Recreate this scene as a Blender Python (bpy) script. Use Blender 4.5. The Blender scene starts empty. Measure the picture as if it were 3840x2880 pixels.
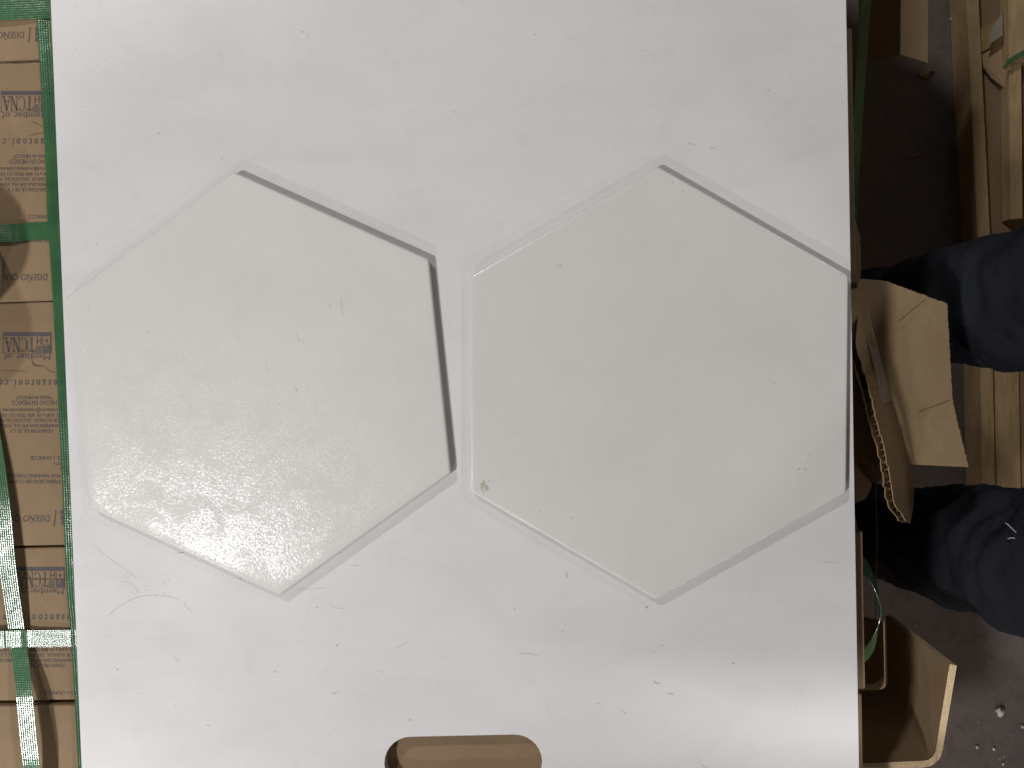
import bpy, bmesh, math, random
from mathutils import Vector, Matrix, Euler, noise
random.seed(7)
S = bpy.context.scene
COL = S.collection
rad = math.radians

# ------------------------------------------------------------------ camera
F_PX, CAM_Z = 2885.0, 0.572
CAM_ROT = Euler((rad(-1.32), rad(1.8), 0.0))
cam_d = bpy.data.cameras.new('camera')
cam_d.sensor_width = 36.0
cam_d.lens = 36.0 * F_PX / 3840.0
cam_d.clip_start, cam_d.clip_end = 0.005, 60
cam = bpy.data.objects.new('camera', cam_d)
cam.location, cam.rotation_euler = (0, 0, CAM_Z), CAM_ROT
COL.objects.link(cam)
S.camera = cam
# ------------------------------------------------------------------ warehouse light
W = bpy.data.worlds.new('World'); S.world = W; W.use_nodes = True
bg = W.node_tree.nodes['Background']
bg.inputs[0].default_value = (1.0, 0.97, 0.94, 1); bg.inputs[1].default_value = 0.035
S.view_settings.view_transform = 'Standard'; S.view_settings.look = 'None'
S.view_settings.exposure = 0.0; S.view_settings.gamma = 1.0
LAMP_H = 2.2
for i, (lx, ly, p) in enumerate(((-0.64, -0.45, 2.2), (1.05, -0.07, 3.2), (-0.64, 0.95, 2.1),
                                 (1.05, 0.98, 1.05), (-0.64, -1.54, 2.1), (1.05, -1.54, 1.4))):
    ld = bpy.data.lights.new('high_bay_lamp', 'AREA')
    ld.shape = 'DISK'; ld.size = 0.36 if i == 1 else 0.22; ld.energy = 20.5 * p; ld.color = (1.0, 0.972, 0.962)
    lo = bpy.data.objects.new('high_bay_lamp', ld)
    lo.location = (lx * LAMP_H, ly * LAMP_H, LAMP_H)
    COL.objects.link(lo)

# ------------------------------------------------------------------ helpers
_M = CAM_ROT.to_matrix()
def at(px, py, z=0.0):
    """Where the ray through a photo pixel (3840 x 2880) meets the level z."""
    d = _M @ Vector(((px - 1920) / F_PX, -(py - 1440) / F_PX, -1.0))
    t = (z - CAM_Z) / d.z
    return Vector((d.x * t, d.y * t, z))

def tag(o, label=None, cat=None, group=None, kind=None):
    for k, v in (('label', label), ('category', cat), ('group', group), ('kind', kind)):
        if v: o[k] = v
    return o

def root(name, loc, rz=0.0, label=None, cat=None, group=None):
    o = bpy.data.objects.new(name, None); o.empty_display_size = 0.05
    o.location = loc; o.rotation_euler = (0, 0, rz)
    COL.objects.link(o)
    return tag(o, label, cat, group)

def mat_of(o):
    m = Matrix.LocRotScale(o.location, o.rotation_euler, None)
    return (mat_of(o.parent) @ m) if o.parent else m

def link(name, me, mat, parent=None):
    """Link a mesh given in world coordinates; under a parent it is moved into the parent's frame."""
    o = bpy.data.objects.new(name, me)
    for m in (mat if isinstance(mat, (list, tuple)) else [mat]): me.materials.append(m)
    if parent:
        me.transform(mat_of(parent).inverted()); o.parent = parent
    COL.objects.link(o)
    return o

def obj(name, verts, faces, mat, parent=None, smooth=False):
    me = bpy.data.meshes.new(name)
    me.from_pydata([tuple(v) for v in verts], [], faces); me.update()
    bm = bmesh.new(); bm.from_mesh(me); bmesh.ops.recalc_face_normals(bm, faces=bm.faces); bm.to_mesh(me); bm.free()
    if smooth: me.shade_smooth()
    return link(name, me, mat, parent)

def from_bm(name, bm, mat, parent=None, smooth=False):
    me = bpy.data.meshes.new(name); bm.to_mesh(me); bm.free()
    if smooth: me.shade_smooth()
    return link(name, me, mat, parent)

def box_bm(x0, x1, y0, y1, z0, z1, bev=0.0, seg=2, M=None):
    bm = bmesh.new(); bmesh.ops.create_cube(bm, size=1.0)
    bmesh.ops.scale(bm, vec=(x1 - x0, y1 - y0, z1 - z0), verts=bm.verts)
    bmesh.ops.translate(bm, vec=((x0 + x1) / 2, (y0 + y1) / 2, (z0 + z1) / 2), verts=bm.verts)
    if bev: bmesh.ops.bevel(bm, geom=bm.edges[:], offset=bev, segments=seg, affect='EDGES', profile=0.5)
    if M: bmesh.ops.transform(bm, matrix=M, verts=bm.verts)
    return bm

def sheet(name, pts, thick, mat, parent=None, n=None):
    """A board cut to the outline pts (3-D, nearly flat) with real thickness downwards along its normal."""
    pts = [Vector(p) for p in pts]
    if n is None:
        n = Vector((0, 0, 0))
        for i in range(len(pts)):
            a, b = pts[i], pts[(i + 1) % len(pts)]
            n += a.cross(b)
        n.normalize()
        if n.z < 0: n = -n
    N = len(pts)
    v = pts + [p - n * thick for p in pts]
    f = [list(range(N)), list(range(N, 2 * N))[::-1]] + [[i, (i + 1) % N, N + (i + 1) % N, N + i] for i in range(N)]
    return obj(name, v, f, mat, parent)

def ribbon(name, path, wdirs, width, thick, mat, parent=None, sub=1):
    """A flat strap along path; wdirs gives the across direction at each point. UV in metres."""
    P = [Vector(p) for p in path]; Wd = [Vector(w).normalized() for w in wdirs]
    if sub > 1:
        P2, W2 = [], []
        n = len(P)
        for i in range(n - 1):
            p0, p1, p2, p3 = P[max(i - 1, 0)], P[i], P[i + 1], P[min(i + 2, n - 1)]
            for k in range(sub):
                t = k / sub
                P2.append(0.5 * ((2 * p1) + (p2 - p0) * t + (2 * p0 - 5 * p1 + 4 * p2 - p3) * t * t + (3 * p1 - p0 - 3 * p2 + p3) * t ** 3))
                W2.append(Wd[i].lerp(Wd[i + 1], t).normalized())
        P2.append(P[-1]); W2.append(Wd[-1]); P, Wd = P2, W2
    verts, uvs, L = [], [], 0.0
    for i, p in enumerate(P):
        if i: L += (p - P[i - 1]).length
        t = (P[min(i + 1, len(P) - 1)] - P[max(i - 1, 0)]).normalized()
        n = t.cross(Wd[i]).normalized()
        if n.z < 0: n = -n
        h = Wd[i] * width / 2
        verts += [p - h + n * thick / 2, p + h + n * thick / 2, p + h - n * thick / 2, p - h - n * thick / 2]
        uvs += [(L, 0), (L, width), (L, width + thick), (L, -thick)]
    faces = []
    for i in range(len(P) - 1):
        a, b = 4 * i, 4 * i + 4
        for k in range(4): faces.append([a + k, a + (k + 1) % 4, b + (k + 1) % 4, b + k])
    faces += [[3, 2, 1, 0], [4 * len(P) - 4 + k for k in range(4)]]
    me = bpy.data.meshes.new(name); me.from_pydata([tuple(v) for v in verts], [], faces); me.update()
    uv = me.uv_layers.new(name='UVMap')
    for lp in me.loops: uv.data[lp.index].uv = uvs[lp.vertex_index]
    bm = bmesh.new(); bm.from_mesh(me); bmesh.ops.recalc_face_normals(bm, faces=bm.faces); bm.to_mesh(me); bm.free()
    return link(name, me, mat, parent)

# ------------------------------------------------------------------ materials
class NT:
    def __init__(s, name):
        s.m = bpy.data.materials.new(name); s.m.use_nodes = True
        s.t = s.m.node_tree; s.b = s.t.nodes['Principled BSDF']
        s.tc = s.t.nodes.new('ShaderNodeTexCoord')
    def set(s, **k):
        for a, v in k.items():
            i = s.b.inputs[a.replace('_', ' ')]
            if hasattr(v, 'is_linked'): s.t.links.new(v, i)
            else: i.default_value = v if not isinstance(v, tuple) or len(v) == 4 else (*v, 1)
    def put(s, i, v):
        if hasattr(v, 'is_linked'): s.t.links.new(v, i)
        elif isinstance(v, tuple) and len(v) == 3 and i.type == 'RGBA': i.default_value = (*v, 1)
        else: i.default_value = v
    def map(s, scale=(1, 1, 1), src='Object', rot=(0, 0, 0), loc=(0, 0, 0)):
        n = s.t.nodes.new('ShaderNodeMapping'); s.t.links.new(s.tc.outputs[src], n.inputs[0])
        n.inputs['Scale'].default_value = scale; n.inputs['Rotation'].default_value = rot; n.inputs['Location'].default_value = loc
        return n.outputs[0]
    def noise(s, scale, detail=3, rough=0.55, vec=None, dist=0.0):
        n = s.t.nodes.new('ShaderNodeTexNoise')
        s.t.links.new(vec if vec is not None else s.tc.outputs['Object'], n.inputs['Vector'])
        n.inputs['Scale'].default_value = scale; n.inputs['Detail'].default_value = detail
        n.inputs['Roughness'].default_value = rough; n.inputs['Distortion'].default_value = dist
        return n.outputs['Fac']
    def voronoi(s, scale, vec=None, feature='F1', out='Distance', rnd=1.0):
        n = s.t.nodes.new('ShaderNodeTexVoronoi'); n.feature = feature
        s.t.links.new(vec if vec is not None else s.tc.outputs['Object'], n.inputs['Vector'])
        n.inputs['Scale'].default_value = scale; n.inputs['Randomness'].default_value = rnd
        return n.outputs[out]
    def ramp(s, v, lo, hi, a=0.0, b=1.0):
        n = s.t.nodes.new('ShaderNodeMapRange'); s.put(n.inputs[0], v)
        for k, x in zip((1, 2, 3, 4), (lo, hi, a, b)): n.inputs[k].default_value = x
        return n.outputs[0]
    def math(s, op, a, b=0.0):
        n = s.t.nodes.new('ShaderNodeMath'); n.operation = op; s.put(n.inputs[0], a); s.put(n.inputs[1], b)
        return n.outputs[0]
    def mix(s, f, a, b):
        n = s.t.nodes.new('ShaderNodeMix'); n.data_type = 'RGBA'
        s.put(n.inputs[0], f); s.put(n.inputs[6], a); s.put(n.inputs[7], b)
        return n.outputs[2]
    def bump(s, h, dist, strength=1.0):
        n = s.t.nodes.new('ShaderNodeBump'); s.put(n.inputs['Height'], h)
        n.inputs['Distance'].default_value = dist; n.inputs['Strength'].default_value = strength
        s.t.links.new(n.outputs[0], s.b.inputs['Normal'])
    def bsdf(s): return s.m

def m_board():
    n = NT('white_laminate')
    smudge = n.ramp(n.noise(9, 5, 0.6, dist=0.6), 0.42, 0.78)
    streak = n.ramp(n.noise(30, 6, 0.7, vec=n.map((1, 5, 1), rot=(0, 0, 0.5))), 0.62, 0.85)
    sp = n.math('MULTIPLY', n.ramp(n.voronoi(95), 0.028, 0.055, 1, 0), n.ramp(n.noise(14, 2), 0.47, 0.62))
    c = n.mix(n.math('MULTIPLY', smudge, 0.6), (0.745, 0.735, 0.74), (0.695, 0.693, 0.688))
    c = n.mix(n.ramp(n.noise(4.5, 3, 0.5), 0.42, 0.66, 0, 0.7), c, (0.675, 0.678, 0.672))
    c = n.mix(n.ramp(n.noise(7, 6, 0.62, vec=n.map((1, 2.6, 1), rot=(0, 0, 0.7)), dist=0.8), 0.46, 0.70, 0, 0.42), c, (0.62, 0.622, 0.62))
    c = n.mix(n.ramp(n.noise(60, 4, 0.7), 0.56, 0.76, 0, 0.3), c, (0.58, 0.58, 0.575))
    c = n.mix(n.math('MULTIPLY', streak, 0.25), c, (0.60, 0.60, 0.585))
    c = n.mix(n.math('MULTIPLY', sp, 0.55), c, (0.30, 0.29, 0.28))
    n.set(Base_Color=c, Roughness=n.ramp(n.noise(12, 4), 0.3, 0.7, 0.45, 0.58), Specular_IOR_Level=0.4)
    n.bump(n.noise(700, 2), 0.00004, 0.5)
    return n.m
def m_plain(name, col, rough=0.6, var=0.12, sc=60, bump=0.0, spec=0.4):
    n = NT(name); d = tuple(x * (1 - var) for x in col); l = tuple(min(1, x * (1 + var)) for x in col)
    n.set(Base_Color=n.mix(n.ramp(n.noise(sc, 5, 0.65), 0.3, 0.7), d, l), Roughness=rough, Specular_IOR_Level=spec)
    if bump: n.bump(n.noise(sc * 6, 3), bump)
    return n.m
def m_tile(seed, sparkle):
    n = NT('satin_white_glaze')
    off = n.map(loc=(seed, seed * 2, 0))
    c = n.mix(n.ramp(n.noise(7, 4, 0.6, vec=off), 0.35, 0.7), (0.705, 0.702, 0.665), (0.66, 0.66, 0.625))
    c = n.mix(n.ramp(n.noise(16, 6, 0.66, vec=off, dist=0.9), 0.52, 0.72, 0, 0.5), c, (0.625, 0.615, 0.575))
    sp = n.math('MULTIPLY', n.ramp(n.voronoi(60, vec=off), 0.018, 0.03, 1, 0), n.ramp(n.noise(9, 2, vec=off), 0.5, 0.62))
    c = n.mix(n.math('MULTIPLY', sp, 0.6), c, (0.28, 0.27, 0.24))
    patch = n.ramp(n.noise(30, 7, 0.72, vec=off, dist=0.5), 0.40, 0.54, 0.12, 1.0)
    grain = n.ramp(n.noise(560, 3, 0.7, vec=off), 0.40, 0.56)
    av = n.t.nodes.new('ShaderNodeAttribute'); av.attribute_name = 'inland'
    cov = n.ramp(av.outputs['Fac'], 0, 1, 0.12 if sparkle > 0.9 else 1.0, sparkle)
    n.set(Base_Color=c, Roughness=0.42 if sparkle < 0.9 else 0.5, Specular_IOR_Level=0.5)
    bp = n.t.nodes.new('ShaderNodeBump'); n.put(bp.inputs['Height'], n.noise(600, 2, 0.6, vec=off))
    bp.inputs['Distance'].default_value = 0.00015; bp.inputs['Strength'].default_value = 1.0
    w = n.math('MULTIPLY', n.math('MULTIPLY', n.ramp(n.math('MULTIPLY', patch, grain), 0, 1, 0.06, 1.0), cov), 0.098)
    cc = n.t.nodes.new('ShaderNodeCombineColor')
    for k in range(3): n.t.links.new(w, cc.inputs[k])
    gl = n.t.nodes.new('ShaderNodeBsdfGlossy'); gl.inputs['Roughness'].default_value = 0.24
    n.t.links.new(cc.outputs[0], gl.inputs['Color']); n.t.links.new(bp.outputs[0], gl.inputs['Normal'])
    ad = n.t.nodes.new('ShaderNodeAddShader'); n.t.links.new(n.b.outputs[0], ad.inputs[0]); n.t.links.new(gl.outputs[0], ad.inputs[1])
    n.t.links.new(ad.outputs[0], n.t.nodes['Material Output'].inputs['Surface'])
    n.bump(n.noise(430, 2, 0.6, vec=off), 0.00003, 1.0)
    return n.m
def m_card(name='kraft_cardboard', base=(0.275, 0.190, 0.108), flute=True):
    n = NT(name)
    big = n.ramp(n.noise(14, 5, 0.6), 0.3, 0.72)
    fib = n.noise(260, 4, 0.7, vec=n.map((1, 0.35, 1)))
    c = n.mix(big, tuple(x * 0.88 for x in base), tuple(x * 1.08 for x in base))
    c = n.mix(n.ramp(fib, 0.35, 0.75, 0, 0.28), c, tuple(x * 0.7 for x in base))
    c = n.mix(n.ramp(n.noise(38, 6, 0.7, dist=1.2), 0.56, 0.72, 0, 0.4), c, tuple(x * 0.72 for x in base))
    c = n.mix(n.ramp(n.noise(55, 5, 0.7, vec=n.map((1, 4, 1), loc=(3, 1, 0))), 0.6, 0.75, 0, 0.35), c, tuple(min(1, x * 1.35) for x in base))
    sp = n.math('MULTIPLY', n.ramp(n.voronoi(120), 0.03, 0.06, 1, 0), n.ramp(n.noise(20, 2), 0.5, 0.65))
    c = n.mix(n.math('MULTIPLY', sp, 0.6), c, tuple(x * 0.35 for x in base))
    n.set(Base_Color=c, Roughness=0.72, Specular_IOR_Level=0.3)
    w = n.t.nodes.new('ShaderNodeTexWave'); w.inputs['Scale'].default_value = 42; w.inputs['Distortion'].default_value = 1.0
    w.bands_direction = 'Y'; n.t.links.new(n.tc.outputs['Object'], w.inputs['Vector'])
    h = n.math('ADD', n.math('MULTIPLY', n.noise(18, 5, 0.6), 6.0), n.math('MULTIPLY', w.outputs['Fac'], 0.25 if flute else 0.0))
    h = n.math('ADD', h, n.math('MULTIPLY', fib, 0.3))
    n.bump(h, 0.00025, 0.8)
    return n.m
def m_strap():
    n = NT('embossed_green_strap')
    sep = n.t.nodes.new('ShaderNodeSeparateXYZ'); n.t.links.new(n.tc.outputs['UV'], sep.inputs[0])
    u = n.math('MULTIPLY', sep.outputs[0], 2 * math.pi / 0.0026); v = n.math('MULTIPLY', sep.outputs[1], 2 * math.pi / 0.0034)
    a = n.math('SINE', n.math('ADD', u, v)); b = n.math('SINE', n.math('SUBTRACT', u, v))
    h = n.math('MULTIPLY', a, b)
    h = n.math('ADD', h, n.math('MULTIPLY', n.noise(55, 2), 8.0))
    c = n.mix(n.ramp(n.noise(40, 3), 0.3, 0.7), (0.036, 0.115, 0.045), (0.055, 0.165, 0.07))
    n.set(Base_Color=c, Roughness=0.17, Specular_IOR_Level=1.0, Coat_Weight=0.4, Coat_Roughness=0.16, Coat_IOR=1.7)
    n.bump(h, 0.00005, 1.0)
    n.t.links.new(n.b.inputs['Normal'].links[0].from_socket, n.b.inputs['Coat Normal'])
    return n.m
def m_wood():
    n = NT('rough_pallet_wood')
    g = n.noise(22, 6, 0.65, vec=n.map((6, 0.6, 3)), dist=1.2)
    k = n.noise(5, 3)
    c = n.mix(n.ramp(g, 0.3, 0.7), (0.54, 0.39, 0.21), (0.36, 0.245, 0.125))
    c = n.mix(n.ramp(k, 0.45, 0.7, 0, 0.6), c, (0.22, 0.14, 0.07))
    n.set(Base_Color=c, Roughness=0.75); n.bump(g, 0.0012, 0.6)
    return n.m
def m_floor():
    n = NT('warehouse_concrete')
    c = n.mix(n.ramp(n.noise(3.5, 6, 0.65), 0.35, 0.7), (0.185, 0.150, 0.139), (0.135, 0.113, 0.106))
    c = n.mix(n.ramp(n.noise(40, 6, 0.75), 0.48, 0.72, 0, 0.6), c, (0.07, 0.058, 0.052))
    c = n.mix(n.ramp(n.noise(9, 5, 0.7, dist=1.0), 0.52, 0.66, 0, 0.55), c, (0.21, 0.17, 0.15))
    sp = n.math('MULTIPLY', n.ramp(n.voronoi(34), 0.03, 0.08, 1, 0), n.ramp(n.noise(6, 2), 0.46, 0.56))
    c = n.mix(sp, c, (0.38, 0.35, 0.33))
    n.set(Base_Color=c, Roughness=0.6); n.bump(n.noise(80, 4), 0.001, 0.4)
    return n.m
def m_denim():
    n = NT('dark_blue_denim')
    c = n.mix(n.ramp(n.noise(9, 5, 0.65), 0.35, 0.75), (0.011, 0.0125, 0.018), (0.022, 0.026, 0.038))
    c = n.mix(n.ramp(n.noise(900, 2), 0.4, 0.7, 0, 0.4), c, (0.04, 0.044, 0.058))
    n.set(Base_Color=c, Roughness=0.85, Specular_IOR_Level=0.2)
    n.bump(n.math('ADD', n.math('MULTIPLY', n.noise(22, 4, 0.6, vec=n.map((1, 1, 0.35))), 8.0), n.noise(900, 2)), 0.0012, 0.8)
    return n.m

LAM, CORE = m_board(), m_plain('raw_board_edge', (0.36, 0.33, 0.29), 0.8, 0.15, 200)
GLZ_L, GLZ_R = m_tile(1.3, 1.0), m_tile(4.1, 0.3)
BISQ = m_plain('bisque_tile_body', (0.50, 0.45, 0.38), 0.85, 0.08, 150, 0.0002)
CARD, CARD2 = m_card(), m_card('brown_torn_cardboard', (0.42, 0.30, 0.168))
KRAFT = m_card('dense_kraft_board', (0.30, 0.21, 0.125), False)
CUT = m_plain('pulpy_cut_edge', (0.56, 0.43, 0.26), 0.9, 0.15, 500, 0.0004)
INK = m_plain('faded_grey_ink', (0.085, 0.073, 0.078), 0.7, 0.25, 300)
STRAP, WOOD, FLOOR, DENIM = m_strap(), m_wood(), m_floor(), m_denim()
GRIME = m_plain('grey_scuff', (0.52, 0.51, 0.495), 0.7, 0.3, 200)
DARKSPECK = m_plain('dark_dirt_speck', (0.38, 0.37, 0.35), 0.8, 0.3, 200)
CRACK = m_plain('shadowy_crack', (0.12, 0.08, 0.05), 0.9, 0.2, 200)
STAIN = m_plain('olive_smear', (0.50, 0.50, 0.41), 0.7, 0.15, 400)
CRUMB = m_plain('pale_plaster_crumb', (0.75, 0.74, 0.70), 0.8, 0.1, 200)
FILM = m_plain('dusty_packing_tape', (0.36, 0.31, 0.25), 0.4, 0.15, 60)
SKIN = m_plain('skin', (0.45, 0.27, 0.19), 0.55, 0.1, 60)
HAIR = m_plain('dark_hair', (0.03, 0.022, 0.018), 0.6, 0.3, 200)
SHIRT = m_plain('dark_grey_cotton', (0.06, 0.06, 0.065), 0.9, 0.2, 40)
SHOE = m_plain('black_leather', (0.02, 0.02, 0.02), 0.5, 0.2, 40)

# ------------------------------------------------------------------ the setting
FLOOR_Z = -0.75
tag(obj('floor', [(-6, -6, FLOOR_Z), (6, -6, FLOOR_Z), (6, 6, FLOOR_Z), (-6, 6, FLOOR_Z)], [[0, 1, 2, 3]], FLOOR), kind='structure')

PAL = rad(1.56)                      # the pallet load lies a little askew under the camera
PM = Matrix.Rotation(PAL, 4, 'Z')
def to_pal(v): return PM.inverted() @ Vector(v)
BOX_Z = -0.0118

# ---- pallet under the boxes
pal = root('pallet', (0, 0, FLOOR_Z), PAL, 'wooden pallet under the strapped stack of tile cartons', 'pallet')
for k in range(8):
    y = -0.84 + k * 0.24
    from_bm('deck_board', box_bm(-0.66, 0.20, y - 0.06, y + 0.06, -0.652, -0.632, 0.002, 1, PM), WOOD, pal)
for x in (-0.60, -0.23, 0.14):
    from_bm('stringer', box_bm(x - 0.045, x + 0.045, -0.90, 0.90, -0.748, -0.6535, 0.003, 1, PM), WOOD, pal)

# ---- cartons: seams read off the photograph
seams_px = [227, 1131, 2050, 2640]
ys = [to_pal(at(150, p, BOX_Z)).y for p in seams_px]
rows = [(ys[0] + 0.0008, ys[0] + 0.185), (ys[1] + 0.0004, ys[0] - 0.0004), (ys[2] + 0.0006, ys[1] - 0.0002),
        (ys[3] + 0.0022, ys[2] - 0.0012), (ys[3] - 0.185, ys[3] - 0.0012)]
right_px = [3195, 3222, 3192, 3232, 3216]
drops = [0, 0, 0.0004, 0.0012, 0.0004]
labels = ['printed tile carton at the top left, under the uppermost green strap',
          'printed tile carton crossed by the second green strap from the top',
          'printed tile carton between the two seams left of the left tile, with full address block',
          'printed tile carton crossed by the glittering strap, with a crack through its emblem',
          'plain unprinted carton at the bottom left corner, beyond the dark gap']
cartons = []
def carton(x0, x1, y0, y1, z0, z1, label):
    c = PM @ Vector(((x0 + x1) / 2, (y0 + y1) / 2, z0))
    r = root('carton', c, PAL, label, 'carton', 'tile cartons strapped on the pallet')
    from_bm('carton_shell', box_bm(x0, x1, y0, y1, z0, z1, 0.0014, 3, PM), CARD, r, True)
    return r
for (y0, y1), rp, dz, lb in zip(rows, right_px, drops, labels):
    x1 = to_pal(at(rp, 1600, BOX_Z)).x
    cartons.append(carton(-0.62, x1, y0, y1, -0.32, BOX_Z - dz, lb))
low = ['topmost', 'second', 'middle', 'fourth', 'lowest']
for k, ((y0, y1), rp) in enumerate(zip(rows, right_px)):
    x1 = to_pal(at(rp, 1600, BOX_Z)).x - 0.006
    carton(-0.62, x1, y0, y1, -0.631, -0.3205, 'dark lower carton under the %s carton of the top layer' % low[k])

carton(-0.62, 0.22, rows[0][1] + .001, rows[0][1] + .42, -0.631, BOX_Z - .001, 'added light-blocking carton at the far end of the stack above the top photo edge')  # unseen, added so lamp light cannot pass over this end of the stack
carton(-0.62, 0.22, rows[4][0] - .22, rows[4][0] - .001, -0.631, BOX_Z - .001, 'added light-blocking carton at the near end of the stack below the bottom photo edge')  # unseen extension, its length set by how much lamp light reaches the floor
p_ = to_pal((0.243, -0.268, 0)); q_ = to_pal((0.362, -0.268, 0))
carton(p_.x, q_.x, p_.y - 0.19, p_.y, -0.631, -0.232, 'dark carton sticking out between the edge protector and the board')
# ---- printing on the cartons (read upside down: the text runs towards -x)
def text_mesh(txt, bold=0.0, shear=0.0):
    cu = bpy.data.curves.new('t', 'FONT'); cu.body = txt; cu.size = 1.0; cu.resolution_u = 2
    cu.offset = bold; cu.shear = shear
    to = bpy.data.objects.new('t', cu); COL.objects.link(to)
    dg = bpy.context.evaluated_depsgraph_get()
    me = bpy.data.meshes.new_from_object(to.evaluated_get(dg))
    v = [p.co.xy.copy() for p in me.vertices]; f = [list(p.vertices) for p in me.polygons]
    bpy.data.objects.remove(to); bpy.data.curves.remove(cu); bpy.data.meshes.remove(me)
    x0, x1 = min(p.x for p in v), max(p.x for p in v)
    return [((p.x - x0) / (x1 - x0), p.y) for p in v], f
CAP = 0.729
TXT = [  # text, x start, x end, baseline y, cap-top y (photo pixels, second carton), bold, shear
    ('ESTE PRODUCTO FABRICADO EN CUMPLI', 378, 25, 1799, 1814, 0, 0), ('THIS PRODUCT WAS MANUFACTURED IN', 356, 23, 1778, 1792, 0, 0),
    ('ISO 13006', 307, 226, 1752, 1766, 0, 0), ('ANSI A137.1', 298, 203, 1732, 1746, 0, 0), ('NMX-C-422-1-ONNCCE', 310, 114, 1711, 1726, 0, 0),
    ('CESANTONI S.A. DE C.V.', 198, 34, 1609, 1624, 0, 0), ('CARRETERA PANAMERICANA KM 24.6, ZONA INDUSTR', 318, -70, 1590, 1604, 0, 0),
    ('VICTOR ROSALES, ZACATECAS, MÉX. C.P. 98', 258, -73, 1570, 1584, 0, 0), ('TEL. (492) 985 4200 y 01 800 7010 111 FAX. (492) 985', 317, -83, 1551, 1565, 0, 0),
    ('contacto@cesantoni.com.mx', 215, 8, 1532, 1547, 0, 0), ('HECHO EN MÉXICO', 211, 42, 1502, 1520, 0, 0), ('"MADE IN MEXICO"', 196, 59, 1484, 1498, 0, 0),
    ('c e s a n t o n i . c o m', 236, -38, 1424, 1454, .012, .12), ('Member of', 188, 14, 1329, 1350, 0, 0), ('DISEÑO QUE S', 186, -2, 1932, 1958, 0, .12)]
TM = [text_mesh(t[0], t[5], t[6]) for t in TXT]
def seg(a, b, w):
    d = Vector((b[0] - a[0], b[1] - a[1])).normalized(); n = Vector((-d.y, d.x)) * w / 2
    return [(a[0] - n.x, a[1] - n.y), (b[0] - n.x, b[1] - n.y), (b[0] + n.x, b[1] + n.y), (a[0] + n.x, a[1] + n.y)]
def rect(x0, y0, x1, y1): return [(x0, y0), (x1, y0), (x1, y1), (x0, y1)]
def emblem():
    """Upright emblem, 182 x 80 units, y up from its lower edge: list of polygons."""
    q = []
    q += [rect(0, 0, 182, 15)]                                       # solid foot band
    q += [rect(0, 15, 1.6, 80), rect(180.4, 15, 182, 80), rect(0, 78.4, 182, 80)]
    # small icons at the left: dark map square, diamond in a square
    q += [rect(3, 49, 14, 77), rect(14, 62, 33, 77), rect(26, 49, 33, 62), [(16, 51), (24, 53), (21, 60), (15, 59)]]
    q += [rect(3, 18, 5, 46), rect(31, 18, 33, 46), rect(5, 44, 31, 46), [(18, 23), (25, 32), (18, 41), (11, 32)]]
    # striped E over an H
    for k in range(4): q.append([(37, 51 + 7 * k), (60, 52 + 7 * k), (60, 56 + 7 * k), (37, 55 + 7 * k)])
    q += [rect(37, 18, 41, 46), rect(52, 18, 56, 46), rect(41, 30, 52, 34)]
    def T(x, w, b=20, t=74):
        return [rect(x, t - 5, x + w, t), rect(x, t - 13, x + 2, t - 5), rect(x + w - 2, t - 13, x + w, t - 5), rect(x + w / 2 - 3, b, x + w / 2 + 3, t - 5), rect(x + w / 2 - 7, b, x + w / 2 - 3, b + 2.5), rect(x + w / 2 + 3, b, x + w / 2 + 7, b + 2.5)]
    q += T(62, 26)
    c = []                                                           # C
    for k in range(15):
        a0, a1 = rad(50 + 260 * k / 15), rad(50 + 260 * (k + 1) / 15)
        def e(a, rx, ry): return (104 + rx * math.cos(a), 47 + ry * math.sin(a))
        thick = 3.0 + 4.0 * abs(math.cos((a0 + a1) / 2))
        c.append([e(a0, 14, 27.5), e(a1, 14, 27.5), e(a1, 14 - thick * .75, 27.5 - 2), e(a0, 14 - thick * .75, 27.5 - 2)])
    q += c + [rect(111, 60, 113, 73), rect(111, 21, 113, 34)]
    q += [rect(121, 20, 123.5, 74), seg((122, 74), (142, 20), 6.5), rect(141, 20, 143.5, 74), rect(117, 71.5, 124, 74), rect(137, 71.5, 148, 74), rect(117, 20, 128, 22.5)]
    q += [seg((160, 74), (150, 20), 2.5), seg((160, 74), (172, 20), 6.5), rect(153, 37, 168, 40), rect(146, 20, 155, 22.5), rect(166, 20, 178, 22.5)]
    return q
EMB = emblem()
PZ = BOX_Z + 0.00018
def printing(parent, dx, dy, dz, blank=()):
    z = PZ - dz
    for (t, xs, xe, yb, yt, _, _), (v, f) in zip(TXT, TM):
        if t in blank: continue
        obj('printed_line', [at(xs + (xe - xs) * u + dx, yb + (yt - yb) * h / CAP + dy, z) for u, h in v], f, INK, parent)
    V, Fc = [], []
    for q in EMB:
        b = len(V); V += [at(193 - x + dx, 1246 + y + dy, z) for x, y in q]; Fc.append(list(range(b, b + len(q))))
    obj('printed_emblem', V, Fc, INK, parent)
    V, Fc = [], []
    qs = [[(201, 1973), (207, 1913), (211, 1913), (205, 1973)]]
    for r in range(3):
        for c_ in range(2):
            x, y = 228 + c_ * 23 + (r - 1) * 1.5, 1913 + r * 19.5
            qs.append(rect(x, y, x + 20, y + 16))
    for q in qs:
        b = len(V); V += [at(x + dx, y + dy, z) for x, y in q]; Fc.append(list(range(b, b + len(q))))
    obj('printed_logo', V, Fc, INK, parent)
printing(cartons[1], -8, -905, 0)
printing(cartons[2], 0, 0, 0.0004)
printing(cartons[3], 50, 880, 0.0012, ('DISEÑO QUE S', 'ESTE PRODUCTO FABRICADO EN CUMPLI', 'THIS PRODUCT WAS MANUFACTURED IN', 'ISO 13006', 'ANSI A137.1'))
for c in list(cartons[3].children):
    if c.name.startswith('printed_logo'): bpy.data.objects.remove(c)
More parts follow.
